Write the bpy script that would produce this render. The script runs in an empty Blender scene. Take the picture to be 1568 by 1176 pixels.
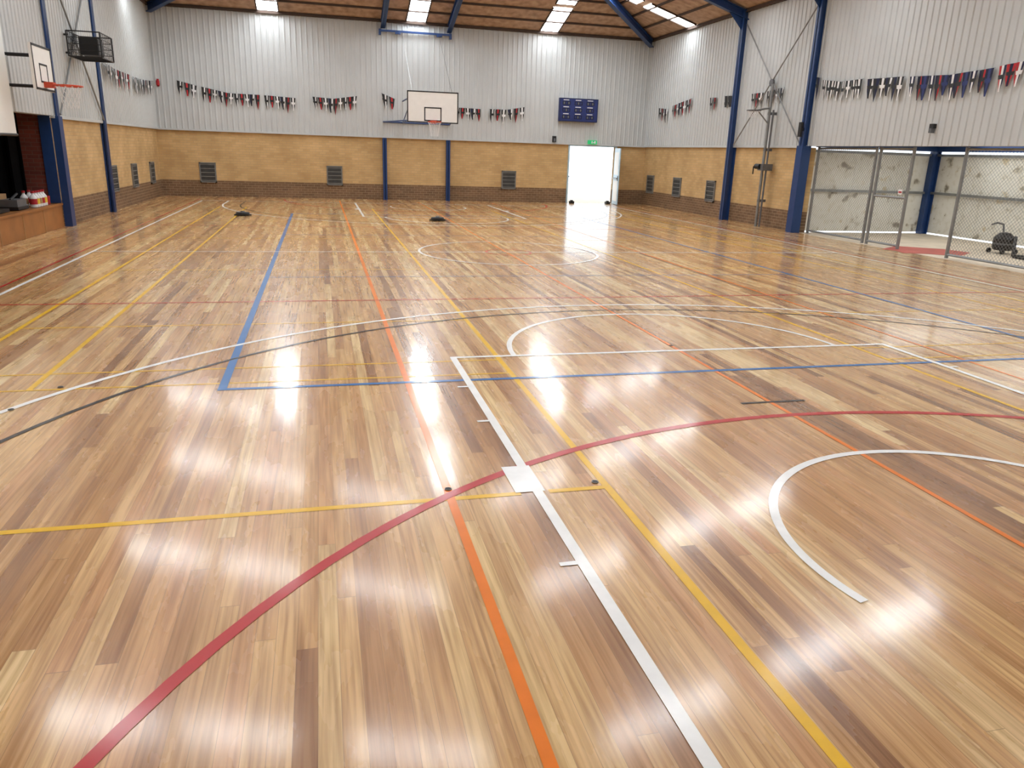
import bpy, math, random
from mathutils import Vector, Matrix
random.seed(7)
S=1.93            # metres per survey unit (camera eye height)
XL,XR,YF,YB=-2.94,6.88,16.0,-2.0
ZB,ZE,SL=1.21,3.33,0.31   # brick top, eave, roof slope
sc=bpy.context.scene
sc.view_settings.view_transform='Standard'
sc.view_settings.look='None'

# ------------------------------------------------------------ materials
def nt(m):
    m.use_nodes=True
    return m.node_tree.nodes,m.node_tree.links,m.node_tree.nodes['Principled BSDF']
def srgb(c):
    return tuple([((v/255)/12.92 if v/255<=.04045 else ((v/255+.055)/1.055)**2.4) for v in c])+(1,)
def mat(name,c,rough=.5,metal=0,var=.12,scale=6,emit=0,bump=0,spec=.5):
    m=bpy.data.materials.new(name); n,l,b=nt(m)
    tc=n.new('ShaderNodeTexCoord'); no=n.new('ShaderNodeTexNoise'); no.inputs['Scale'].default_value=scale
    no.inputs['Detail'].default_value=4
    l.new(tc.outputs['Object'],no.inputs['Vector'])
    r=n.new('ShaderNodeValToRGB'); col=srgb(c)
    r.color_ramp.elements[0].position=.3; r.color_ramp.elements[1].position=.7
    r.color_ramp.elements[0].color=tuple(v*(1-var) for v in col[:3])+(1,)
    r.color_ramp.elements[1].color=tuple(min(1,v*(1+var)) for v in col[:3])+(1,)
    l.new(no.outputs['Fac'],r.inputs['Fac']); l.new(r.outputs['Color'],b.inputs['Base Color'])
    b.inputs['Roughness'].default_value=rough; b.inputs['Metallic'].default_value=metal
    b.inputs['Specular IOR Level'].default_value=spec
    if emit:
        l.new(r.outputs['Color'],b.inputs['Emission Color']); b.inputs['Emission Strength'].default_value=emit
    if bump:
        bp=n.new('ShaderNodeBump'); bp.inputs['Strength'].default_value=bump; l.new(no.outputs['Fac'],bp.inputs['Height']); l.new(bp.outputs['Normal'],b.inputs['Normal'])
    return m
class G:
    """tiny node-graph helper"""
    def __init__(s,m): s.n,s.l,s.b=nt(m)
    def add(s,t,**k):
        x=s.n.new(t)
        for a,v in k.items(): setattr(x,a,v)
        return x
    def put(s,sock,v):
        if isinstance(v,(int,float)): sock.default_value=v
        else: s.l.new(v,sock)
    def m(s,op,a,b=0.,c=0.):
        x=s.add('ShaderNodeMath',operation=op)
        s.put(x.inputs[0],a); s.put(x.inputs[1],b); s.put(x.inputs[2],c)
        return x.outputs[0]
    def xyz(s):
        t=s.add('ShaderNodeTexCoord'); q=s.add('ShaderNodeSeparateXYZ'); s.l.new(t.outputs['Object'],q.inputs[0]); return q.outputs,t.outputs['Object']
    def comb(s,a,b,c):
        x=s.add('ShaderNodeCombineXYZ'); s.put(x.inputs[0],a); s.put(x.inputs[1],b); s.put(x.inputs[2],c); return x.outputs[0]
    def ramp(s,f,els,interp='LINEAR'):
        r=s.add('ShaderNodeValToRGB'); cr=r.color_ramp; cr.interpolation=interp
        while len(cr.elements)<len(els): cr.elements.new(.5)
        for e,(p,c) in zip(cr.elements,els): e.position=p; e.color=srgb(c) if len(c)==3 else c
        s.put(r.inputs[0],f); return r.outputs[0]
    def noise(s,v,scale,detail=3,out='Fac'):
        x=s.add('ShaderNodeTexNoise'); s.l.new(v,x.inputs['Vector']); x.inputs['Scale'].default_value=scale; x.inputs['Detail'].default_value=detail; return x.outputs[out]
    def mix(s,f,a,b,mode='MIX'):
        x=s.add('ShaderNodeMix',data_type='RGBA',blend_type=mode)
        s.put(x.inputs[0],f)
        for sock,v in ((x.inputs[6],a),(x.inputs[7],b)):
            if isinstance(v,tuple): sock.default_value=v
            else: s.l.new(v,sock)
        return x.outputs[2]

BUMP_N,COAT_R,COAT_W=.0006,.115,.6
def floor_mat():
    m=bpy.data.materials.new('hardwood_strip_floor'); g=G(m); (x,y,z),ob=g.xyz()
    w=.083
    row=g.m('FLOOR',g.m('DIVIDE',x,w))
    wn=g.add('ShaderNodeTexWhiteNoise',noise_dimensions='1D'); g.put(wn.inputs['W'],row)
    L=g.m('MULTIPLY_ADD',wn.outputs['Value'],3.0,2.4)
    wn1=g.add('ShaderNodeTexWhiteNoise',noise_dimensions='1D'); g.put(wn1.inputs['W'],g.m('ADD',row,77.3))
    yy=g.m('DIVIDE',g.m('MULTIPLY_ADD',wn1.outputs['Value'],19.7,y),L)
    cell=g.m('FLOOR',yy)
    wn2=g.add('ShaderNodeTexWhiteNoise',noise_dimensions='2D'); g.l.new(g.comb(row,cell,0.),wn2.inputs['Vector'])
    wn3=g.add('ShaderNodeTexWhiteNoise',noise_dimensions='2D'); g.l.new(g.comb(g.m('ADD',row,31.7),cell,0.),wn3.inputs['Vector'])
    base=g.ramp(wn2.outputs['Value'],[(0,(158,114,74)),(.06,(186,140,94)),(.2,(209,163,110)),(.42,(223,181,126)),(.6,(234,196,140)),(.74,(216,166,116)),(.86,(238,206,150)),(1,(250,224,174))])
    # grain
    gv=g.comb(g.m('MULTIPLY',g.m('ADD',x,g.m('MULTIPLY',wn3.outputs['Value'],3.)),55.),g.m('MULTIPLY',y,1.6),g.m('MULTIPLY',wn2.outputs['Value'],20.))
    n1=g.noise(gv,1.,5)
    gv2=g.comb(g.m('MULTIPLY',x,9.),g.m('MULTIPLY',y,.9),g.m('MULTIPLY',wn2.outputs['Value'],40.))
    n2=g.noise(gv2,1.3,3)
    gr=g.ramp(n1,[(.3,(206,192,176)),(.6,(255,255,255))])
    gr2=g.ramp(n2,[(.3,(228,216,202)),(.65,(255,253,246))])
    c=g.mix(1.,base,gr,'MULTIPLY'); c=g.mix(1.,c,gr2,'MULTIPLY')
    # gaps
    fx=g.m('FRACT',g.m('DIVIDE',x,w)); e=g.m('ABSOLUTE',g.m('SUBTRACT',fx,.5))
    gap=g.m('GREATER_THAN',e,.487)
    fy=g.m('ABSOLUTE',g.m('SUBTRACT',g.m('FRACT',yy),.5)); gap2=g.m('GREATER_THAN',fy,.4995)
    gp=g.m('MAXIMUM',gap,gap2)
    c=g.mix(g.m('MULTIPLY',gp,.5),c,srgb((110,74,46)))
    g.l.new(c,g.b.inputs['Base Color'])
    # finish : brushed polyurethane, slightly uneven
    rv=g.noise(g.comb(g.m('MULTIPLY',x,6.),g.m('MULTIPLY',y,1.5),0.),1.,4)
    g.put(g.b.inputs['Roughness'],g.m('MULTIPLY_ADD',rv,.14,.20))
    g.b.inputs['Specular IOR Level'].default_value=.45
    g.b.inputs['Coat Weight'].default_value=COAT_W; g.b.inputs['Coat Roughness'].default_value=COAT_R
    # board cupping + brush marks
    h=g.m('ADD',g.m('MULTIPLY',g.m('MULTIPLY',e,e),.0005),g.m('MULTIPLY',g.noise(g.comb(g.m('MULTIPLY',x,18.),g.m('MULTIPLY',y,4.),0.),1.,4),BUMP_N))
    bp=g.add('ShaderNodeBump'); bp.inputs['Strength'].default_value=.6; bp.inputs['Distance'].default_value=1.; g.l.new(h,bp.inputs['Height'])
    g.l.new(bp.outputs['Normal'],g.b.inputs['Normal']); g.l.new(bp.outputs['Normal'],g.b.inputs['Coat Normal'])
    return m
def brick_mat(name,axis,tan=(216,183,130),tan2=(204,169,116),dark=(134,104,76),dark2=(114,88,64),mortar=(192,168,128),band=.30*S):
    m=bpy.data.materials.new(name); g=G(m); o,ob=g.xyz()
    v=g.comb(o[0] if axis=='x' else o[1],o[2],0.)
    def bt(c1,c2,mo):
        b=g.add('ShaderNodeTexBrick'); g.l.new(v,b.inputs['Vector'])
        b.inputs['Scale'].default_value=1.; b.inputs['Brick Width'].default_value=.24; b.inputs['Row Height'].default_value=.086
        b.inputs['Mortar Size'].default_value=.006; b.inputs['Bias'].default_value=0
        b.inputs['Color1'].default_value=srgb(c1); b.inputs['Color2'].default_value=srgb(c2); b.inputs['Mortar'].default_value=srgb(mo); return b
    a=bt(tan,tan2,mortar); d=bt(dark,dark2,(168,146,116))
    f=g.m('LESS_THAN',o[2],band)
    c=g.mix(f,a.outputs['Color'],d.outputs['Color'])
    n=g.ramp(g.noise(ob,1.2,4),[(.3,(225,222,215)),(.7,(255,255,255))])
    g.l.new(g.mix(1.,c,n,'MULTIPLY'),g.b.inputs['Base Color']); g.b.inputs['Roughness'].default_value=.75
    bp=g.add('ShaderNodeBump'); bp.inputs['Strength'].default_value=.5; bp.inputs['Distance'].default_value=.01; bp.invert=True
    g.l.new(a.outputs['Fac'],bp.inputs['Height']); g.l.new(bp.outputs['Normal'],g.b.inputs['Normal'])
    return m
def panel_mat():   # weathered white sheeting
    m=bpy.data.materials.new('weathered_white_sheet'); g=G(m); o,ob=g.xyz()
    n=g.noise(ob,2.4,9); n2=g.noise(ob,.9,3); n3=g.noise(ob,6.,6)
    c=g.ramp(n,[(.31,(120,112,98)),(.35,(196,188,170)),(.39,(232,229,219)),(.62,(238,236,228)),(.68,(206,190,154))])
    c=g.mix(1.,c,g.ramp(n3,[(.27,(150,142,128)),(.33,(240,238,232)),(.5,(255,255,255))]),'MULTIPLY')
    c=g.mix(g.m('MULTIPLY',n2,.3),c,srgb((216,208,190)))
    g.l.new(c,g.b.inputs['Base Color']); g.b.inputs['Roughness'].default_value=.6
    return m
def ceil_mat():
    m=bpy.data.materials.new('timber_ceiling_lining'); g=G(m); o,ob=g.xyz()
    n=g.noise(g.comb(g.m('MULTIPLY',o[0],2.),g.m('MULTIPLY',o[1],2.),0.),2.,6)
    c=g.ramp(n,[(.3,(146,120,100)),(.5,(174,146,122)),(.7,(190,164,138))])
    g.l.new(c,g.b.inputs['Base Color']); g.b.inputs['Roughness'].default_value=.8
    return m
M={}
M['floor']=floor_mat()
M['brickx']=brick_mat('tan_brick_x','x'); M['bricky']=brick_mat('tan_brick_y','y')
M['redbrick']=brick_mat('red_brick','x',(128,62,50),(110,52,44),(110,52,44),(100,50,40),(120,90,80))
M['panel']=panel_mat(); M['ceil']=ceil_mat()
M['corr']=mat('white_corrugated_steel',(191,195,195),.5,var=.03,scale=1.5)
M['blue']=mat('blue_steel_paint',(28,60,112),.4,var=.08)
M['navy']=mat('navy_fabric',(26,32,62),.8)
M['black']=mat('black_paint',(22,22,24),.5)
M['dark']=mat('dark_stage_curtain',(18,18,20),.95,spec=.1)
M['white']=mat('white_paint',(236,236,232),.4,var=.02)
M['red']=mat('red_fabric',(170,30,38),.7)
M['fwhite']=mat('white_fabric',(225,225,225),.8,var=.03)
M['grey']=mat('galvanised_steel',(140,142,142),.45,metal=.6)
M['greyp']=mat('grey_plastic',(95,97,100),.5)
M['vent']=mat('vent_grille_grey',(120,120,116),.5)
M['vdark']=mat('vent_dark_slat',(72,74,74),.6)
M['sky']=mat('translucent_skylight_sheet',(246,250,255),.5,var=.02,emit=19.5)
M['addglow']=mat('added_glow_store_roof_sheet',(246,250,250),.5,var=.02,emit=2.2)  # invented glowing roof sheet, added to brighten the store alcove
M['wood']=mat('stage_front_ply',(158,104,54),.45,var=.15,scale=3)
M['conc']=mat('concrete_floor',(206,192,172),.7,scale=2)
M['pink']=mat('red_dirt_patch',(176,92,80),.8,scale=3)
M['purlin']=mat('dark_batten',(70,56,48),.8)
M['green']=mat('exit_green',(30,160,95),.5,emit=.7)
M['orangem']=mat('hoop_orange',(200,70,40),.4)
M['sbblue']=mat('scoreboard_blue',(28,44,104),.45)
M['doorl']=mat('pale_blue_door',(176,206,222),.3)
M['yellowp']=mat('yellow_label',(222,190,60),.5)
M['brown']=mat('cardboard',(168,132,90),.8)
for k,c in dict(lw=(246,248,246),lr=(188,10,16),ly=(238,188,14),lo=(240,128,18),lb=(6,106,176),lk=(26,22,24)).items():
    mm=mat('line_paint_'+k,c,.30,var=.05,scale=9,spec=.35)
    b=mm.node_tree.nodes['Principled BSDF']; b.inputs['Coat Weight'].default_value=COAT_W*.6; b.inputs['Coat Roughness'].default_value=COAT_R
    g=G(mm); o,ob=g.xyz(); h=g.m('MULTIPLY',g.noise(g.comb(g.m('MULTIPLY',o[0],18.),g.m('MULTIPLY',o[1],4.),0.),1.,4),BUMP_N)
    bp=g.add('ShaderNodeBump'); bp.inputs['Strength'].default_value=.6; bp.inputs['Distance'].default_value=1.; g.l.new(h,bp.inputs['Height'])
    g.l.new(bp.outputs['Normal'],g.b.inputs['Normal']); g.l.new(bp.outputs['Normal'],g.b.inputs['Coat Normal'])
    M[k]=mm

# ------------------------------------------------------------ mesh builder (coordinates in survey units)
class B:
    def __init__(s): s.v=[]; s.f=[]; s.mi=[]; s.ms=[]
    def mid(s,m):
        if m not in s.ms: s.ms.append(m)
        return s.ms.index(m)
    def poly(s,pts,m):
        i=len(s.v); s.v+= [Vector(p) for p in pts]; s.f.append(tuple(range(i,i+len(pts)))); s.mi.append(s.mid(m))
    def box(s,c,d,m,R=None):
        i=len(s.v); c=Vector(c)
        for a in (-1,1):
            for b in (-1,1):
                for e in (-1,1):
                    p=Vector((a*d[0]/2,b*d[1]/2,e*d[2]/2))
                    if R: p=R@p
                    s.v.append(c+p)
        for q in ((0,1,3,2),(4,6,7,5),(0,4,5,1),(2,3,7,6),(0,2,6,4),(1,5,7,3)):
            s.f.append(tuple(i+k for k in q)); s.mi.append(s.mid(m))
    def bx(s,x0,x1,y0,y1,z0,z1,m): s.box(((x0+x1)/2,(y0+y1)/2,(z0+z1)/2),(abs(x1-x0),abs(y1-y0),abs(z1-z0)),m)
    def cyl(s,p,q,r,m,n=8,r2=None,cap=True):
        p,q=Vector(p),Vector(q); r2=r if r2 is None else r2
        a=(q-p).normalized(); u=a.orthogonal().normalized(); w=a.cross(u); i=len(s.v)
        for k in range(n):
            t=2*math.pi*k/n; d=u*math.cos(t)+w*math.sin(t); s.v+=[p+d*r,q+d*r2]
        for k in range(n):
            j=(k+1)%n; s.f.append((i+2*k,i+2*j,i+2*j+1,i+2*k+1)); s.mi.append(s.mid(m))
        if cap:
            s.f.append(tuple(i+2*k for k in reversed(range(n)))); s.mi.append(s.mid(m))
            s.f.append(tuple(i+2*k+1 for k in range(n))); s.mi.append(s.mid(m))
    def path(s,pts,r,m,n=6):
        for a,b in zip(pts,pts[1:]): s.cyl(a,b,r,m,n)
    def ring(s,c,R,r,m,n=24,k=6):
        pts=[(c[0]+R*math.cos(2*math.pi*i/n),c[1]+R*math.sin(2*math.pi*i/n),c[2]) for i in range(n+1)]
        s.path(pts,r,m,k)
    def lathe(s,c,prof,m,n=20):
        for (r0,z0),(r1,z1) in zip(prof,prof[1:]):
            for k in range(n):
                a,b=2*math.pi*k/n,2*math.pi*(k+1)/n
                P=lambda r,t,z:(c[0]+r*math.cos(t),c[1]+r*math.sin(t),c[2]+z)
                q=[P(r0,a,z0),P(r0,b,z0),P(r1,b,z1),P(r1,a,z1)]
                if r0<1e-6: q=[q[0],q[2],q[3]]
                elif r1<1e-6: q=q[:3]
                s.poly(q,m)
    def done(s,name,parent=None,bevel=0,smooth=False):
        if not s.v: return
        lo=Vector((min(p[i] for p in s.v) for i in range(3))); hi=Vector((max(p[i] for p in s.v) for i in range(3)))
        shell=name.startswith(('floor','wall','ceiling','trim','baseboard','court'))
        o=Vector((0,0,0)) if shell else Vector(((lo.x+hi.x)/2,(lo.y+hi.y)/2,lo.z))*S
        me=bpy.data.meshes.new(name); me.from_pydata([tuple(p*S-o) for p in s.v],[],s.f)
        for m in s.ms: me.materials.append(M[m])
        for p,i in zip(me.polygons,s.mi): p.material_index=i; p.use_smooth=smooth
        me.update(); ob=bpy.data.objects.new(name,me); ob.location=o; sc.collection.objects.link(ob)
        if bevel:
            b=ob.modifiers.new('bevel','BEVEL'); b.width=bevel; b.segments=2; b.limit_method='ANGLE'
        if parent: ob.parent=parent
        return ob

# ------------------------------------------------------------ shell
b=B(); b.poly([(XL,YB,0),(XR,YB,0),(XR,YF,0),(XL,YF,0)],'floor'); b.done('floor')
SY0,SY1=5.0,10.02     # stage opening
AY0,AY1=3.5,10.1      # store alcove opening
T=.12
def corrugated(b,axis,a0,a1,z0,z1,pos,inward,m='corr',per=.10,dep=.011):
    n=int((a1-a0)/per); per=(a1-a0)/n; prof=[]
    for i in range(n):
        s0=a0+i*per
        prof+=[(s0,0),(s0+per*.62,0),(s0+per*.72,1),(s0+per*.90,1)]
    prof.append((a1,0))
    for (p,h),(q,k) in zip(prof,prof[1:]):
        A=pos+inward*dep*h; C=pos+inward*dep*k
        if axis=='x': b.poly([(p,A,z0),(q,C,z0),(q,C,z1),(p,A,z1)],m)
        else: b.poly([(A,p,z0),(C,q,z0),(C,q,z1),(A,p,z1)],m)
DX0,DX1,DZ=5.156,6.19,1.18
# far wall
b=B()
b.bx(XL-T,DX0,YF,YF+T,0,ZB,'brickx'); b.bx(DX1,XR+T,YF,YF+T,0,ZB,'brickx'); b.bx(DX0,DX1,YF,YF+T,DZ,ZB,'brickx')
corrugated(b,'x',XL,XR,ZB,ZE+.02,YF-.03,-1)
b.bx(XL-T,XR+T,YF-.028,YF+T,ZB,ZE+.05,'corr')
b.done('wall_far')
# back wall
b=B(); b.bx(XL-T,XR+T,YB-T,YB,0,ZB,'brickx'); b.bx(XL-T,XR+T,YB-T,YB+.0,ZB,ZE+.05,'corr'); b.done('wall_back')
# left wall
b=B()
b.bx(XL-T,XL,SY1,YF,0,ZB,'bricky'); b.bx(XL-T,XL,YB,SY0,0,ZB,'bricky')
corrugated(b,'y',YB,YF,ZB+.02,ZE+.02,XL+.03,1)
b.bx(XL-T,XL+.028,YB,YF,ZB+.02,ZE+.05,'corr')
b.done('wall_left')
b=B()
b.bx(XR,XR+T,AY1,YF,0,ZB,'bricky'); b.bx(XR,XR+T,YB,AY0,0,ZB,'bricky')
corrugated(b,'y',YB,YF,ZB+.02,ZE+.02,XR-.03,-1)
b.bx(XR-.028,XR+T,YB,YF,ZB+.02,ZE+.05,'corr')
b.done('wall_right')
# ceiling (hipped)
hw=(XR-XL)/2; cx=(XL+XR)/2; ZR=ZE+SL*hw
r1=(cx,YF-hw,ZR); r0=(cx,YB+hw,ZR)
b=B()
b.poly([(XL,YF,ZE),(XR,YF,ZE),r1],'ceil'); b.poly([(XL,YB,ZE),(XL,YF,ZE),r1,r0],'ceil')
b.poly([(XR,YF,ZE),(XR,YB,ZE),r0,r1],'ceil'); b.poly([(XR,YB,ZE),(XL,YB,ZE),r0],'ceil')
b.done('ceiling')
def sp(side,s,d,dn=0.):
    z=ZE+SL*d-dn
    return {'far':(s,YF-d,z),'left':(XL+d,s,z),'right':(XR-d,s,z),'back':(s,YB+d,z)}[side]
rng={'far':(XL,XR),'back':(XL,XR),'left':(YB,YF),'right':(YB,YF)}
def strip(b,side,s0,s1,d0,d1,t0,t1,m):
    top=[sp(side,s0,d0,t0),sp(side,s1,d0,t0),sp(side,s1,d1,t0),sp(side,s0,d1,t0)]
    bot=[sp(side,s0,d0,t1),sp(side,s1,d0,t1),sp(side,s1,d1,t1),sp(side,s0,d1,t1)]
    b.poly(bot,m); b.poly(top[::-1],m)
    for i in range(4):
        j=(i+1)%4; b.poly([top[i],top[j],bot[j],bot[i]],m)
# battens
b=B()
for side in rng:
    a,c=rng[side]; d=.06
    while d<hw-.1:
        strip(b,side,a+d,c-d,d-.014,d+.014,.002,.03,'purlin'); d+=.42
b.done('trim_ceiling_battens')
# skylights
k=0
def skylight(side,s,segs,w=.19):
    b=B(); a,c=rng[side]
    for d0,d1 in segs:
        lim=min(s-w-a,c-s-w)
        d1=min(d1,lim)
        if d1-d0<.2: continue
        strip(b,side,s-w,s+w,d0,d1,.004,.012,'sky')
        for e in (s-w,s+w): strip(b,side,e-.012,e+.012,d0,d1,.002,.03,'purlin')
    b.done('window_skylight')
segs=[(.10,1.0),(1.14,2.1),(2.9,4.2)]
segs2=[(.62,1.45),(1.6,2.5),(3.0,4.3)]
for s in (-.82,1.90,4.56): skylight('far',s,segs)
for s in (14.1,11.35,8.6,5.8,3.0,.3):
    q=segs if s>14 else segs2
    skylight('right',s,q); skylight('left',s,q)
# gutter line at the eave
b=B()
b.bx(XL,XR,YF-.09,YF-.03,ZE-.03,ZE+.01,'purlin'); b.bx(XL+.03,XL+.09,YB,YF,ZE-.03,ZE+.01,'purlin'); b.bx(XR-.09,XR-.03,YB,YF,ZE-.03,ZE+.01,'purlin')
b.done('trim_eave')
b=B(); b.bx(XL,XR,YF-.05,YF-.03,ZB-.01,ZB+.02,'corr'); b.bx(XL,XL+.045,SY1,YF,ZB-.005,ZB+.03,'corr'); b.bx(XR-.045,XR,AY1,YF,ZB-.005,ZB+.03,'corr'); b.done('trim_flashing')

# ------------------------------------------------------------ steel frame
def hcol_y(b,x,y,z0,z1,dx,w=.10,dep=.13,m='blue'):   # column against a side wall
    t=.018
    b.bx(x,x+dx*t,y-w/2,y+w/2,z0,z1,m); b.bx(x+dx*(dep-t),x+dx*dep,y-w/2,y+w/2,z0,z1,m); b.bx(x,x+dx*dep,y-t/2,y+t/2,z0,z1,m)
def rafter(b,side,s,d1,m='blue',w=.09,h=.16,d0=.03):
    strip(b,side,s-w/2,s+w/2,d0,d1,.032,.047,m); strip(b,side,s-w/2,s+w/2,d0,d1,h-.015,h,m); strip(b,side,s-.01,s+.01,d0,d1,.032,h,m)
for side,x,dx in (('left',XL+.0,1),('right',XR,-1)):
    for y in (1.0,3.4,10.12,12.2):
        b=B()
        z0=0
        dep=.13 if dx<0 else .065
        yc=y if dx<0 else y-(.05 if y>12 else 0)
        if dx>0 and abs(y-10.12)<.01: yc=10.11
        if abs(y-10.12)<.01: 
            b.bx(x,x+dx*(dep+.015),yc-.07,yc+.07,0,ZB+.02,'blue'); z0=ZB+.02
        hcol_y(b,x,yc,z0,ZE-.02,dx,dep=dep)
        # knee plate
        b.poly([(x+dx*.0,yc,ZE-.02),(x+dx*dep,yc,ZE-.3),(x+dx*.42,yc,ZE+.0),(x+dx*.42,yc,ZE+.1)],'blue')
        if y>=3.4: rafter(b,side,yc,min(hw-.02,YF-y-.05))
        b.done('steel_portal_column')
    # cross bracing
    b=B(); X=x+dx*(.10 if dx<0 else .065)
    b.cyl((X,12.08,ZB+.04),(X,10.19,3.1),.011,'grey'); b.cyl((X,10.19,ZB+.04),(X,12.08,3.1),.011,'grey')
    b.cyl((X-.015,11.135,2.155),(X+.015,11.135,2.155),.055,'greyp',16)
    b.done('steel_cross_bracing')
for cxr in (XL,XR):
    b=B()
    p0=Vector((cxr,YF,ZE)); d=Vector(((r1[0]-cxr),r1[1]-YF,ZR-ZE)); 
    dn=Vector((0,0,-1)); u=d.normalized(); w=u.cross(dn).normalized()
    q0=p0+u*.12; q1=p0+d-u*.1
    for (o1,o2,hwid) in ((.04,.055,.05),(.16,.175,.05),(.04,.17,.01)):
        P=[]
        for base in (q0,q1):
            for sg,o in ((-1,o1),(1,o1),(1,o2),(-1,o2)): P.append(base+w*hwid*sg+dn*o)
        i=len(b.v); b.v+=P
        for f in ((0,1,2,3),(7,6,5,4),(0,4,5,1),(1,5,6,2),(2,6,7,3),(3,7,4,0)): b.f.append(tuple(i+t for t in f)); b.mi.append(b.mid('blue'))
    b.done('hip_rafter')
for x in (1.27,2.55):
    b=B(); t=.012
    b.bx(x-.04,x+.04,YF-.07,YF-.055,0,ZB-.012,'blue'); b.bx(x-.04,x+.04,YF-.015,YF-.001,0,ZB-.012,'blue'); b.bx(x-t/2,x+t/2,YF-.07,YF,0,ZB-.012,'blue')
    b.done('steel_wall_column')
    b=B(); rafter(b,'far',x,3.9 if x<2.5 else 4.2,d0=.06); b.done('steel_rafter')
b=B(); b.bx(1.20,2.58,YF-.12,YF-.07,3.13,3.165,'blue')
for x in (1.20,2.56): b.bx(x-.01,x+.03,YF-.12,YF-.045,3.07,3.175,'blue')
for x in (1.5,2.3): b.bx(x,x+.1,YF-.14,YF-.05,3.10,3.15,'blue')
b.done('hoop_hoist_beam')

# ------------------------------------------------------------ stage (left)
b=B(); X0,X1=XL-2.2,XL
b.bx(X0,X1,SY0+.01,SY1-.01,.235,.26,'wood'); b.bx(X1-.03,X1,SY0+.01,SY1-.01,0,.235,'wood')
y=SY0+.01
while y<SY1-.1: b.bx(X1-.001,X1+.004,y,y+.012,.0,.235,'brown'); y+=.62
b.bx(X1-.03,X1+.015,SY0+.01,SY1-.01,.245,.268,'wood'); b.done('stage_platform')
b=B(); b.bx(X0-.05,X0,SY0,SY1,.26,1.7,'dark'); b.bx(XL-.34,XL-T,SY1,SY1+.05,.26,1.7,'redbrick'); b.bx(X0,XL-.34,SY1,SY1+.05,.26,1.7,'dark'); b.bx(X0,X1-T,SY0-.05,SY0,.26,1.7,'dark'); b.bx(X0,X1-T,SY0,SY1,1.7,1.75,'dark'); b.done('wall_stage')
b=B(); b.bx(XL-T,XL-.002,SY1-.02,SY1-.001,.27,ZB+.02,'blue'); b.done('trim_stage_jamb')
b=B()
pts=[]
n=60
for i in range(n+1):
    pts.append((X0+.1+i*(XL-.32-X0-.1)/n, SY1-.12+.03*math.sin(i*1.3)))
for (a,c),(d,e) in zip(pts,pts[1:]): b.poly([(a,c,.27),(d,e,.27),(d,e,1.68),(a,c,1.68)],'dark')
b.done('stage_curtain')
b=B(); X=XL+.14
b.bx(X-.01,X,5.6,8.50,1.02,3.0,'white'); b.cyl((X-.005,5.58,1.01),(X-.005,8.52,1.01),.014,'black'); b.bx(X-.06,X+.03,5.55,8.55,3.0,3.1,'greyp')
b.done('projection_screen')
# stage clutter
for i,(yy) in enumerate((9.36,9.44,9.52,9.60,9.68,9.40,9.56)):
    b=B(); xx=-3.02 if i<5 else -3.12; c=(xx,yy,.268)
    b.lathe(c,[(0,0),(.035,0),(.037,.02),(.037,.1),(.02,.125),(.014,.135),(.014,.15),(0,.15)],'fwhite',16)
    b.lathe(c,[(.0375,.03),(.0375,.088)],['red','yellowp','brown'][i%3],16)
    b.lathe((xx,yy,.268+.148),[(.017,0),(.017,.02),(0,.02)],'red',12)
    b.done('spray_bottle')
b=B(); b.bx(-3.42,-3.2,8.75,9.15,.268,.42,'brown'); b.bx(-3.42,-3.2,8.94,8.96,.42,.423,'fwhite'); b.bx(-3.42,-3.2,8.75,8.76,.42,.47,'brown'); b.done('cardboard_carton')
b=B(); b.bx(-3.2,-3.02,8.9,9.2,.268,.30,'black'); b.bx(-3.19,-3.03,8.92,9.18,.30,.37,'greyp'); b.cyl((-3.1,8.95,.37),(-3.1,9.15,.42),.012,'black'); b.done('tool_case')
b=B(); b.bx(-3.32,-3.05,8.3,8.75,.268,.30,'black'); b.bx(-3.18,-3.14,8.5,8.55,.3,.34,'black'); b.bx(-3.18,-3.15,8.32,8.73,.33,.58,'black'); b.bx(-3.15,-3.147,8.34,8.71,.35,.56,'navy'); b.done('computer_monitor')
b=B(); b.bx(-3.75,-3.5,8.9,9.5,.268,.6,'greyp'); b.bx(-3.5,-3.49,8.93,9.18,.29,.58,'black'); b.bx(-3.5,-3.49,9.22,9.47,.29,.58,'black'); b.done('storage_cabinet')
b=B(); b.lathe((-3.03,9.82,.268),[(0,0),(.03,0),(.034,.09),(.03,.09),(.026,.01),(0,.01)],'red',16); b.ring((-3.03,9.82,.358),.032,.003,'red',16); b.done('plastic_cup')

# ------------------------------------------------------------ store alcove (right)
AX=9.15; AF=10.17
b=B(); b.poly([(XR,AY0,-.001),(AX,AY0,-.001),(AX,AF,-.001),(XR,AF,-.001)],'conc')
b.done('floor_store')
b=B()
pts=[(7.25+.5*math.cos(t*.5236)*(1+.2*math.sin(t*3)),7.95+.42*math.sin(t*.5236)*(1+.2*math.cos(t*2)),.002) for t in range(12)]
b.poly(pts,'pink'); b.done('floor_dirt_stain')
b=B()
for z0,z1 in ((.02,.60),(.63,1.16)):
    x=XR+T
    while x<AX-.05:
        e=min(x+.75,AX); b.bx(x+.004,e-.004,AF,AF+.03,z0,z1,'panel'); x+=.75
    y=AY0
    while y<AF-.05:
        e=min(y+.95,AF); b.bx(AX,AX+.03,y+.004,e-.004,z0,z1,'panel'); y+=.95
b.bx(XR+T,AX,AY0-.05,AY0,0,1.5,'panel')
b.done('wall_store')
b=B()
for z in (.615,1.17): b.bx(XR+T,AX,AF-.05,AF-.01,z-.018,z+.018,'grey'); b.bx(AX-.05,AX-.01,AY0,AF,z-.018,z+.018,'grey')
b.done('trim_store_rails')
b=B()
y=AY0-.1
for i in range(7):
    b.bx(XR+T,AX+.2,y,y+.98,1.32,1.34,'addglow' if i%2 else 'corr'); y+=.98  # every second sheet is an added light source for the alcove
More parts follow.
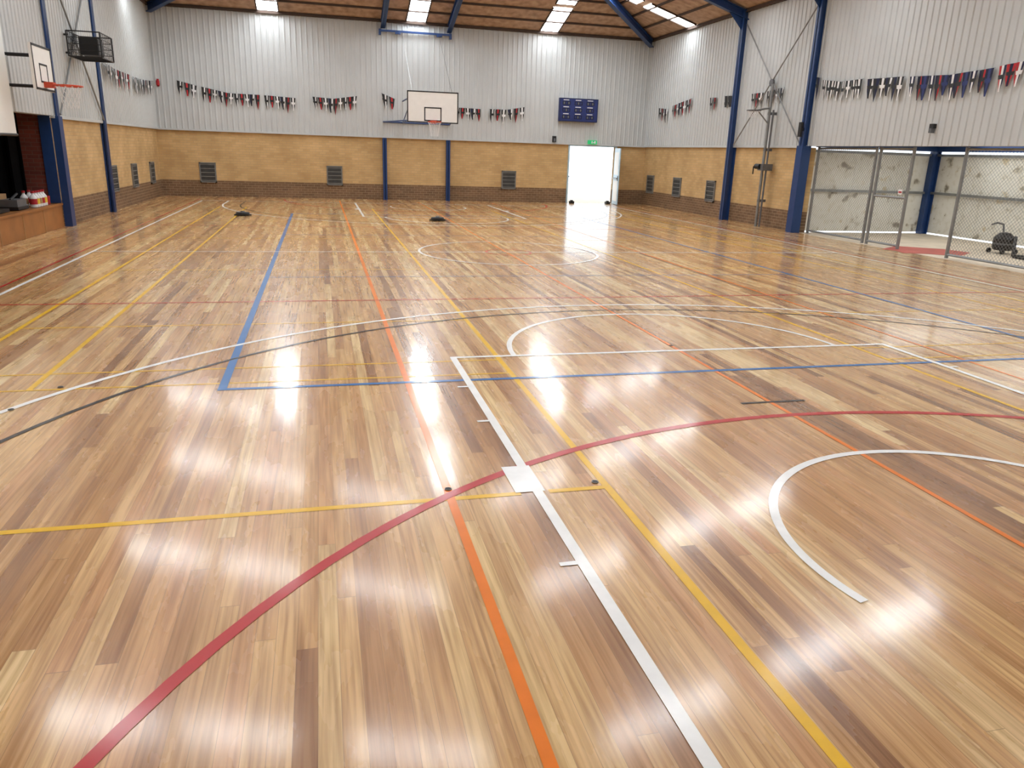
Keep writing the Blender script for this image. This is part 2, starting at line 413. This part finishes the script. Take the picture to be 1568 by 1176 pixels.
b.done('ceiling_store')
for (x,y) in ((AX-.07,AF-.06),(AX-.07,7.6),(AX-.07,5.0)):
    b=B(); b.bx(x-.06,x+.06,y-.012,y+.012,0,1.22,'blue'); b.bx(x-.06,x-.045,y-.05,y+.05,0,1.22,'blue'); b.bx(x+.045,x+.06,y-.05,y+.05,0,1.22,'blue')
    b.done('store_steel_column')
b=B(); b.bx(XR+T,AX,AF-.14,AF-.06,1.22,1.31,'blue'); b.bx(AX-.12,AX-.04,AY0,AF-.15,1.22,1.31,'blue'); b.done('store_steel_beam')
def chain(b,x,y0,y1,z0,z1,sp=.044,r=.0018):
    for sg in (1,-1):
        c0=(z0-y1 if sg>0 else z0+y0); c1=(z1-y0 if sg>0 else z1+y1); c=c0
        while c<c1:
            P=[]
            for y in (y0,y1):
                z=sg*y+c
                if z0<=z<=z1: P.append((y,z))
            for z in (z0,z1):
                y=(z-c)/sg
                if y0<y<y1: P.append((y,z))
            if len(P)>=2 and (abs(P[0][0]-P[1][0])>.01):
                b.cyl((x+sg*.0015,P[0][0],P[0][1]),(x+sg*.0015,P[1][0],P[1][1]),r,'grey',3,cap=False)
            c+=sp
def fence(x,y0,y1,name,z1=1.22,diag=False,mid=None,posts=()):
    b=B(); r=.02
    for y in (y0,y1)+tuple(posts): b.cyl((x,y,0),(x,y,z1),r,'grey')
    for z in (.04,z1-.02)+((mid,) if mid else ()): b.cyl((x,y0,z),(x,y1,z),.014,'grey')
    if diag: b.cyl((x,y0,.05),(x,y1,z1-.03),.012,'grey')
    chain(b,x,y0,y1,.05,z1-.03); b.done(name)
FX=XR+.10
fence(FX,8.78,10.0,'chain_link_fence')
fence(FX,8.12,8.70,'chain_link_gate',diag=False,mid=.62)
fence(FX,3.6,7.32,'chain_link_fence',diag=False,posts=(5.4,),mid=None)
b=B(); b.bx(FX-.03,FX-.024,8.17,8.24,.66,.72,'fwhite'); b.bx(FX-.034,FX-.03,8.18,8.23,.68,.70,'red'); b.done('gate_sign')
# black drum cleaner behind the fence
b=B(); c=(8.2,7.75,.0)
b.lathe((8.2,7.75,.04),[(0,0),(.1,0),(.12,.03),(.12,.14),(.1,.17),(.06,.21),(0,.22)],'black',20)
b.lathe((8.2,7.75,.11),[(.1215,0),(.1215,.02)],'greyp',20)
for dx,dy in ((.1,.1),(-.1,.1),(.1,-.1),(-.1,-.1)): b.cyl((8.2+dx,7.75+dy-.01,.03),(8.2+dx,7.75+dy+.01,.03),.03,'black',12)
b.path([(8.2,7.63,.15),(8.1,7.5,.22),(8.0,7.4,.12),(7.95,7.35,.02),(8.1,7.25,.015),(8.25,7.2,.015)],.02,'black')
b.path([(8.28,7.85,.2),(8.3,7.9,.34),(8.2,7.9,.36),(8.1,7.88,.34)],.012,'greyp')
b.bx(7.9,8.1,7.15,7.3,.001,.02,'black'); b.done('wet_dry_vacuum')

# ------------------------------------------------------------ far wall objects
def vent(wall,a0,a1,z0=.26,z1=.635):
    b=B(); f=.022
    def bb(u0,u1,z0,z1,d0,d1,m):
        if wall=='far': b.bx(u0,u1,YF-d1,YF-d0,z0,z1,m)
        elif wall=='left': b.bx(XL+d0,XL+d1,u0,u1,z0,z1,m)
        else: b.bx(XR-d1,XR-d0,u0,u1,z0,z1,m)
    bb(a0,a1,z0,z0+f,0,.025,'vent'); bb(a0,a1,z1-f,z1,0,.025,'vent'); bb(a0,a0+f,z0,z1,0,.025,'vent'); bb(a1-f,a1,z0,z1,0,.025,'vent')
    bb(a0+f,a1-f,z0+f,z1-f,0,.006,'vdark')
    n=9
    for i in range(n):
        z=z0+f+(z1-z0-2*f)*(i+.5)/n; bb(a0+f,a1-f,z-.007,z+.007,.004,.02,'vdark' if i%2 else 'vent')
    b.done('wall_vent_grille')
for a in ((-2.24,-1.94),(.125,.43),(3.69,4.0)): vent('far',*a)
for a in ((12.32,12.68),(13.65,14.0),(15.05,15.4)): vent('left',*a)
for a in ((12.72,13.05),(14.1,14.45),(15.4,15.75)): vent('right',*a)
# backboard + hoop, facing -Y at the far end
def net(b,c,R,h=.2,m='fwhite'):
    n=12
    for k in range(n):
        for sg in (1,-1):
            P=[]
            for j in range(6):
                t=2*math.pi*(k+sg*j*.5)/n; r=R*(1-.45*math.sqrt(j/5)); P.append((c[0]+r*math.cos(t),c[1]+r*math.sin(t),c[2]-h*j/5))
            b.path(P,.0022,m,3)
b=B(); bx0,bx1,z0,z1,y=1.535,2.45,1.46,1.99,14.22
b.bx(bx0,bx1,y,y+.025,z0,z1,'white')
def rect(b,x0,x1,z0,z1,t,y,m):
    b.bx(x0,x1,y-.003,y,z0,z0+t,m); b.bx(x0,x1,y-.003,y,z1-t,z1,m); b.bx(x0,x0+t,y-.003,y,z0,z1,m); b.bx(x1-t,x1,y-.003,y,z0,z1,m)
rect(b,bx0,bx1,z0,z1,.02,y,'black'); mx=(bx0+bx1)/2
rect(b,mx-.155,mx+.155,z0+.03,z0+.03+.235,.02,y,'black')
b.box((mx,y-.04,1.475),(.1,.08,.05),'orangem')
b.ring((mx,y-.21,1.475),.12,.007,'orangem'); net(b,(mx,y-.21,1.47),.118,.24)
# swing frame back to the wall
for x in (bx0+.1,bx1-.1):
    b.cyl((x,y+.03,1.9),(x,YF-.05,1.9),.014,'blue'); b.cyl((x,y+.03,1.52),(x,YF-.05,1.5),.014,'blue'); b.cyl((x,y+.03,1.52),(x,y+.03,1.96),.014,'blue')
    b.cyl((x,YF-.06,1.5),(x,y+.03,1.9),.01,'blue')
    b.cyl((x,y+.05,1.95),(x,YF-.15,3.06),.004,'grey',5)
b.cyl((1.25,YF-.06,1.5),(2.58,YF-.06,1.5),.016,'blue'); b.cyl((1.25,YF-.06,1.5),(bx0+.1,y+.1,1.5),.012,'blue'); b.cyl((2.58,YF-.06,1.5),(bx1-.1,y+.1,1.5),.012,'blue')
b.done('basketball_backboard')
# scoreboard
b=B(); x0,x1,z0,z1=4.85,5.685,1.66,2.115
b.bx(x0,x1,YF-.13,YF-.045,z0,z1,'sbblue'); y=YF-.13
rect(b,x0,x1,z0,z1,.012,y,'navy')
for i in range(3):
    for j in range(3):
        u=x0+.06+i*.26; v=z0+.05+j*.135; b.bx(u,u+.17,y-.004,y,v,v+.075,'navy')
        for q in range(3): b.bx(u+.02+q*.05,u+.05+q*.05,y-.006,y-.004,v+.015,v+.06,('sbblue' if (i+j+q)%2 else 'greyp'))
        b.bx(u+.02,u+.14,y-.004,y,v+.09,v+.105,'fwhite')
b.done('electronic_scoreboard')
b=B(); b.bx(5.53,5.72,YF-.10,YF-.04,1.225,1.305,'green'); b.bx(5.60,5.62,YF-.104,YF-.10,1.24,1.29,'fwhite'); b.bx(5.63,5.66,YF-.104,YF-.10,1.25,1.265,'fwhite'); b.bx(5.66,5.69,YF-.104,YF-.10,1.24,1.29,'fwhite'); b.done('exit_sign')
b=B(); b.bx(4.745,4.815,YF-.11,YF-.04,1.24,1.36,'black'); b.lathe((4.78,YF-.11,1.25),[(0,0),(.02,0),(.02,.06),(0,.07)],'greyp',12); b.done('wall_speaker')
# door
b=B(); f=.03
b.bx(DX0-f,DX0,YF-.02,YF+T,0,DZ,'doorl'); b.bx(DX1,DX1+f,YF-.02,YF+T,0,DZ,'doorl'); b.bx(DX0-f,DX1+f,YF-.02,YF+T,DZ,DZ+f,'doorl'); b.done('trim_door_frame')
def leaf(hinge,ang,w,name):
    b=B(); R=Matrix.Rotation(ang,3,'Z'); H=Vector((hinge[0],hinge[1],0))
    def lb(u0,u1,z0,z1,t,m,off=0): b.box(H+R@Vector(((u0+u1)/2,off,(z0+z1)/2)),(u1-u0,t,z1-z0),m,R)
    lb(0,w,.01,1.16,.022,'doorl'); lb(.06,w-.06,.62,1.08,.026,'white'); lb(.06,w-.06,.08,.5,.026,'white')
    lb(.04,w-.04,.53,.56,.03,'grey',-.03); lb(w-.06,w-.03,.5,.6,.05,'grey')
    b.done(name)
leaf((DX1-.01,YF-.03),math.radians(-99),.50,'door_1')
leaf((DX0+.03,YF+T+.02),math.radians(80),.50,'door_2')
for x in (DX0+.01,5.98):
    b=B(); b.bx(x,x+.09,YF-.2,YF-.1,.0,.05,'black'); b.bx(x+.02,x+.07,YF-.18,YF-.12,.05,.07,'black'); b.done('door_stop_weight')
b=B(); b.poly([(-10,YF+T,-.02),(20,YF+T,-.02),(20,YF+12,-.02),(-10,YF+12,-.02)],'conc'); b.done('ground_outside')

# ------------------------------------------------------------ bunting
def bunting(pts,h,spacing,scheme,name='team_pennant_bunting',fill=None):
    b=B(); P=[Vector(p) for p in pts]
    b.path(P,.004,'grey',4)
    k=0
    for a,c in zip(P,P[1:]):
        L=(c-a).length; n=max(1,int(L/spacing)); d=(c-a).normalized()
        nrm=Vector((0,-1,0)) if abs(d.x)>abs(d.y) else Vector((1 if a.x<0 else -1,0,0))
        for i in range(n):
            k+=1
            w=spacing*1.02; o=a+d*(L*(i+.5)/n)+nrm*.012*random.uniform(.3,2)
            hh=h*random.uniform(.85,1.12); tw=random.uniform(-.25,.25)
            cols=scheme[k%len(scheme)]; dd=d+nrm*tw; sk=random.uniform(-.02,.02)
            m=len(cols)
            for j,cc in enumerate(cols):
                u0,u1=-.5+j/m,-.5+(j+1)/m
                zt=lambda u:-hh*(1-.5*abs(u)*2*.9)
                b.poly([o+dd*w*u0,o+dd*w*u1,o+dd*(w*u1*.6+sk)+Vector((0,0,zt(u1))),o+dd*(w*u0*.6+sk)+Vector((0,0,zt(u0)))],cc)
            b.poly([o+dd*w*-.42-Vector((0,0,hh*.30))+nrm*.002,o+dd*w*.42-Vector((0,0,hh*.30))+nrm*.002,o+dd*w*.33-Vector((0,0,hh*.44))+nrm*.002,o+dd*w*-.33-Vector((0,0,hh*.44))+nrm*.002],cols[len(cols)//2] if k%3==0 else 'black')
    b.done(name)
bw=[('black','fwhite','black'),('black','black','fwhite','black'),('black','red','black'),('black','fwhite','black'),('navy','black','fwhite'),('black','black','red','black')]
y=YF-.06
bunting([(-2.5,y,2.07),(-2.15,y,1.99)],.28,.1,bw)
bunting([(-2.08,y,1.98),(-1.61,y,1.89),(-1.05,y,1.885)],.26,.088,bw)
bunting([(-.98,y,1.885),(-.40,y,1.86)],.26,.088,bw)
bunting([(-.09,y,1.90),(.30,y,1.88),(.75,y,1.95)],.28,.09,bw)
bunting([(1.215,y,2.03),(1.49,y,1.93)],.26,.12,bw)
bunting([(2.68,y,1.83),(3.2,y,1.82)],.28,.1,bw)
bunting([(3.38,y,1.83),(3.75,y,1.83),(4.13,y,1.90)],.28,.1,bw)
x=XL+.06
bunting([(x,15.85,2.03),(x,15.0,1.98),(x,14.2,1.97)],.28,.1,bw); bunting([(x,14.0,1.98),(x,13.1,1.98),(x,12.35,2.02)],.28,.1,bw)
x=XR-.06
bunting([(x,15.3,1.97),(x,14.9,1.93)],.27,.1,bw); bunting([(x,14.7,1.98),(x,13.86,2.08)],.27,.1,bw); bunting([(x,13.16,2.05),(x,12.9,2.04)],.27,.11,bw);bunting([(x,12.65,2.05),(x,12.35,2.04)],.3,.11,[('black',)])
bunting([(x,11.74,2.03),(x,11.4,2.03)],.27,.1,bw); bunting([(x,11.3,2.04),(x,10.83,2.07)],.27,.1,bw)
bunting([(x,10.04,2.15),(x,9.96,2.13)],.32,.08,[('black','navy')])
bunting([(x,9.9,2.10),(x,9.5,2.05),(x,9.05,2.05)],.27,.1,[('black','fwhite','black'),('black','fwhite','black','fwhite')])
bunting([(x,8.95,2.04),(x,8.3,2.02)],.29,.1,[('black','fwhite','black'),('navy','black','fwhite'),('black','navy')])
bunting([(x,8.2,2.01),(x,7.6,1.98),(x,7.0,2.0)],.29,.1,[('navy','sbblue','navy'),('navy','fwhite','navy'),('navy','black','red')])
bunting([(x,6.95,2.01),(x,6.2,2.06)],.29,.1,[('red','navy','red'),('red','fwhite','navy')])

# ------------------------------------------------------------ left side hoop and caged speaker
b=B(); x=-2.52; y0,y1,z0,z1=8.32,8.86,1.42,1.82
b.bx(x-.025,x,y0,y1,z0,z1,'white')
def recty(y0,y1,z0,z1,t,m):
    b.bx(x,x+.003,y0,y1,z0,z0+t,m); b.bx(x,x+.003,y0,y1,z1-t,z1,m); b.bx(x,x+.003,y0,y0+t,z0,z1,m); b.bx(x,x+.003,y1-t,y1,z0,z1,m)
recty(y0,y1,z0,z1,.02,'black'); my=(y0+y1)/2; recty(my-.11,my+.11,z0+.07,z0+.24,.016,'black')
b.box((x+.04,my,1.475),(.08,.09,.05),'orangem'); b.ring((x+.2,my,1.475),.12,.007,'orangem'); net(b,(x+.2,my,1.47),.118)
for yy in (y0+.45,y1-.02):
    b.cyl((x-.03,yy,1.75),(XL+.045,yy,1.75),.014,'black'); b.cyl((x-.03,yy,1.47),(XL+.045,yy,1.47),.014,'black'); b.cyl((x-.03,yy,1.43),(x-.03,yy,1.8),.014,'black')
b.done('basketball_backboard')
b=B(); c=Vector((-2.67,11.0,2.07)); dx,dy,dz=.36,.56,.28
for sx in (-1,1):
    for sy in (-1,1): b.cyl(c+Vector((sx*dx/2,sy*dy/2,-dz/2)),c+Vector((sx*dx/2,sy*dy/2,dz/2)),.009,'black')
for z in (-1,-.5,0,.5,1):
    q=[c+Vector((a*dx/2,e*dy/2,z*dz/2)) for a,e in ((-1,-1),(1,-1),(1,1),(-1,1),(-1,-1))]; b.path(q,.007 if abs(z)==1 else .004,'black',5)
for i in range(1,8):
    t=-.5+i/8
    for sx in (-1,1): b.cyl(c+Vector((sx*dx/2,t*dy,-dz/2)),c+Vector((sx*dx/2,t*dy,dz/2)),.004,'black',4)
    b.cyl(c+Vector((-dx/2,t*dy,-dz/2)),c+Vector((dx/2,t*dy,-dz/2)),.004,'black',4)
b.box(c+Vector((0,.04,-.0)),(.2,.26,.2),'black'); b.box(c+Vector((.08,.04,0)),(.06,.2,.16),'greyp')
for z in (-.1,.1): b.cyl(c+Vector((-dx/2,-.22,z)),Vector((XL+.045,10.78,2.07+z)),.012,'black')
b.done('caged_loudspeaker')
# right side: wall-mounted pole + winch
b=B(); 
b.cyl((6.72,11.0,0),(6.72,11.0,2.12),.022,'grey',12); b.cyl((6.74,10.93,0),(6.74,10.93,1.75),.014,'greyp',10)
b.bx(6.66,6.83,10.9,11.05,.86,.96,'greyp'); b.cyl((6.66,10.97,.92),(6.66,11.1,.92),.04,'black',14); b.cyl((6.62,11.1,.92),(6.62,11.1,.8),.01,'black')
for z in (.4,1.17,1.7): b.bx(6.70,XR-.045,10.985,11.015,z-.02,z+.02,'greyp')
b.cyl((6.72,11.0,1.78),(6.5,10.95,1.74),.014,'grey'); b.cyl((6.72,11.0,1.55),(6.5,10.95,1.72),.01,'grey'); b.ring((6.42,10.95,1.73),.1,.008,'greyp'); net(b,(6.42,10.95,1.73),.098,.1)
b.done('netball_hoop_pole')
b=B(); b.bx(XR-.09,XR-.045,7.68,7.74,1.42,1.47,'black'); b.bx(XR-.1,XR-.05,7.69,7.73,1.37,1.42,'greyp'); b.done('motion_sensor')
b=B(); b.bx(XR-.2,XR-.17,10.07,10.13,1.35,1.55,'black'); b.bx(XR-.19,XR-.135,10.09,10.11,1.43,1.47,'black'); b.done('column_bracket_lamp')
b=B(); b.bx(-2.84,-2.8,YF-.05,YF-.042,.0+1.95,2.08,'red'); b.cyl((-2.82,YF-.06,1.97),(-2.82,YF-.06,2.05),.03,'red'); b.done('alarm_bell')

# ------------------------------------------------------------ floor markings
W=.028
b=B(); lay=[.0006]
def nz(): lay[0]+=.00002; return lay[0]
def line(x0,y0,x1,y1,m,w=W):
    d=Vector((x1-x0,y1-y0,0)); n=Vector((-d.y,d.x,0)).normalized()*w/2; z=Vector((0,0,nz())); a=Vector((x0,y0,0))+z; c=Vector((x1,y1,0))+z
    b.poly([a-n,c-n,c+n,a+n],m)
def arc(cx,cy,R,a0,a1,m,w=W,n=96):
    z=nz(); n=max(12,int(abs(a1-a0)/360*128))
    for i in range(n):
        t,u=math.radians(a0+(a1-a0)*i/n),math.radians(a0+(a1-a0)*(i+1)/n)
        P=lambda r,t:(cx+r*math.cos(t),cy+r*math.sin(t),z)
        b.poly([P(R-w/2,t),P(R+w/2,t),P(R+w/2,u),P(R-w/2,u)],m)
CX,CY=1.884,7.75
def both(fn):
    fn(lambda y:y,1); fn(lambda y:2*CY-y,-1)
# yellow (badminton)
for X in (-1.62,-1.2,.842,2.93,4.97,5.39): line(X,2.045 if X in(.842,2.93) else 3.34,X,2*CY-2.045,'ly',.024)
def f(Y,s):
    line(-2.5,Y(2.045),.56,Y(2.045),'ly',.024) if s>0 else None
    for yy in (3.34,3.58,4.52,6.6):
        line(-1.62,Y(yy),.842,Y(yy),'ly',.014); line(2.93,Y(yy),5.39,Y(yy),'ly',.014)
both(f); line(.65,2.045,.842,2.045,'ly',.024); line(.842,-.8,.842,2.06,'ly',.026)
# orange
for X in (.343,1.86,3.37): line(X,-1.5,X,15.4,'lo',.026 if X<1 else .020)
# red (netball)
def f(Y,s):
    line(-2.17,Y(5.2),5.94,Y(5.2),'lr',.020)
both(f)
def near_arc(c,R,m,w,Y,s,a0=0,a1=180):
    if s>0: arc(CX,c,R,a0,a1,m,w)
    else: arc(CX,2*CY-c,R,-a0,-a1,m,w)
both(lambda Y,s:near_arc(.02,2.565,'lr',.032,Y,s))
line(-2.17,.02,-2.17,15.48,'lr',.018); line(5.94,.02,5.94,15.48,'lr',.018); arc(CX,CY,.233,0,360,'lr',.02)
# blue (volleyball)
line(-.44,3.25,4.21,3.25,'lb'); line(-.44,12.25,4.21,12.25,'lb'); line(-.44,3.236,-.44,12.264,'lb',.036); line(4.21,3.237,4.21,12.263,'lb')
for yy in (CY-1.55,CY+1.55): line(-.44,yy,4.21,yy,'lb',.012)
# black arcs
def f(Y,s):
    near_arc(1.52,3.22,'lk',.022,Y,s); line(CX-3.22,Y(.67),CX-3.22,Y(1.52),'lk',.022); line(CX+3.22,Y(.67),CX+3.22,Y(1.52),'lk',.022)
    line(1.72,Y(2.753),2.03,Y(2.753),'lk',.018)
both(f)
# white (basketball)
def f(Y,s):
    near_arc(1.40,3.51,'lw',W,Y,s); line(CX-3.51,Y(.67),CX-3.51,Y(1.40),'lw'); line(CX+3.51,Y(.67),CX+3.51,Y(1.40),'lw')
    line(.602,Y(3.645),3.166,Y(3.645),'lw'); line(-2.07,Y(.67),5.84,Y(.67),'lw')
    near_arc(3.645,.95,'lw',W,Y,s)
    near_arc(1.487,.68,'lw',W,Y,s,-14,194)
    for X,o in ((.615,-1),(3.153,1)):
        line(X,Y(.67),X,Y(3.645),'lw',.032)
        for t in (1.62,2.70,3.15): line(X,Y(t),X+o*.062,Y(t),'lw',.018)
        line(X+o*.035-o*.012,Y(2.05),X+o*.035-o*.012,Y(2.25),'lw',.095)
both(f)
line(-2.07,.67,-2.07,14.83,'lw'); line(5.84,.67,5.84,14.83,'lw'); line(-2.07,CY,5.84,CY,'lw',.024); arc(CX,CY,.93,0,360,'lw',.026)
b.done('court_line_markings')
# floor sockets
for x,y in ((.345,2.11),(.815,2.085),(-1.09,3.37),(-1.18,3.09),(1.86,3.75)):
    b=B(); b.lathe((x,y,.0035),[(.009,0),(.009,.0007),(0,.0009)],'black',16); b.lathe((x,y,.0035),[(.011,-.003),(.011,.0005),(.0085,.0005)],'grey',16); b.done('floor_socket_cap')
# robot vacuums
for x,y in ((-1.115,11.8),(1.66,11.34)):
    b=B(); b.lathe((x,y,.006),[(0,0),(.085,0),(.095,.01),(.095,.035),(.088,.043),(0,.044)],'black',28)
    b.lathe((x,y,.05),[(.03,0),(.03,.012),(.024,.016),(0,.016)],'greyp',20)
    b.box((x,y,.012),(.24,.05,.014),'black'); b.box((x,y-.06,.02),(.19,.09,.02),'black')
    for sx in (-1,1): b.cyl((x+sx*.06,y-.01,.016),(x+sx*.06,y+.01,.016),.016,'greyp',10)
    b.done('robot_vacuum')

# ------------------------------------------------------------ daylight
w=bpy.data.worlds.new('World'); sc.world=w; w.use_nodes=True
bg=w.node_tree.nodes['Background']; bg.inputs[0].default_value=(.86,.93,1,1); bg.inputs[1].default_value=2.3

# ------------------------------------------------------------ camera
cam=bpy.data.cameras.new('camera'); co=bpy.data.objects.new('camera',cam); sc.collection.objects.link(co); sc.camera=co
cam.sensor_width=36; cam.lens=26.546; cam.clip_start=.05; cam.clip_end=200
R=Matrix(((.97104,.0392,-.23567),(-.23669,.29197,-.92668),(.03249,.95562,.29279)))
co.matrix_world=Matrix.Translation((0,0,S))@R.to_4x4()
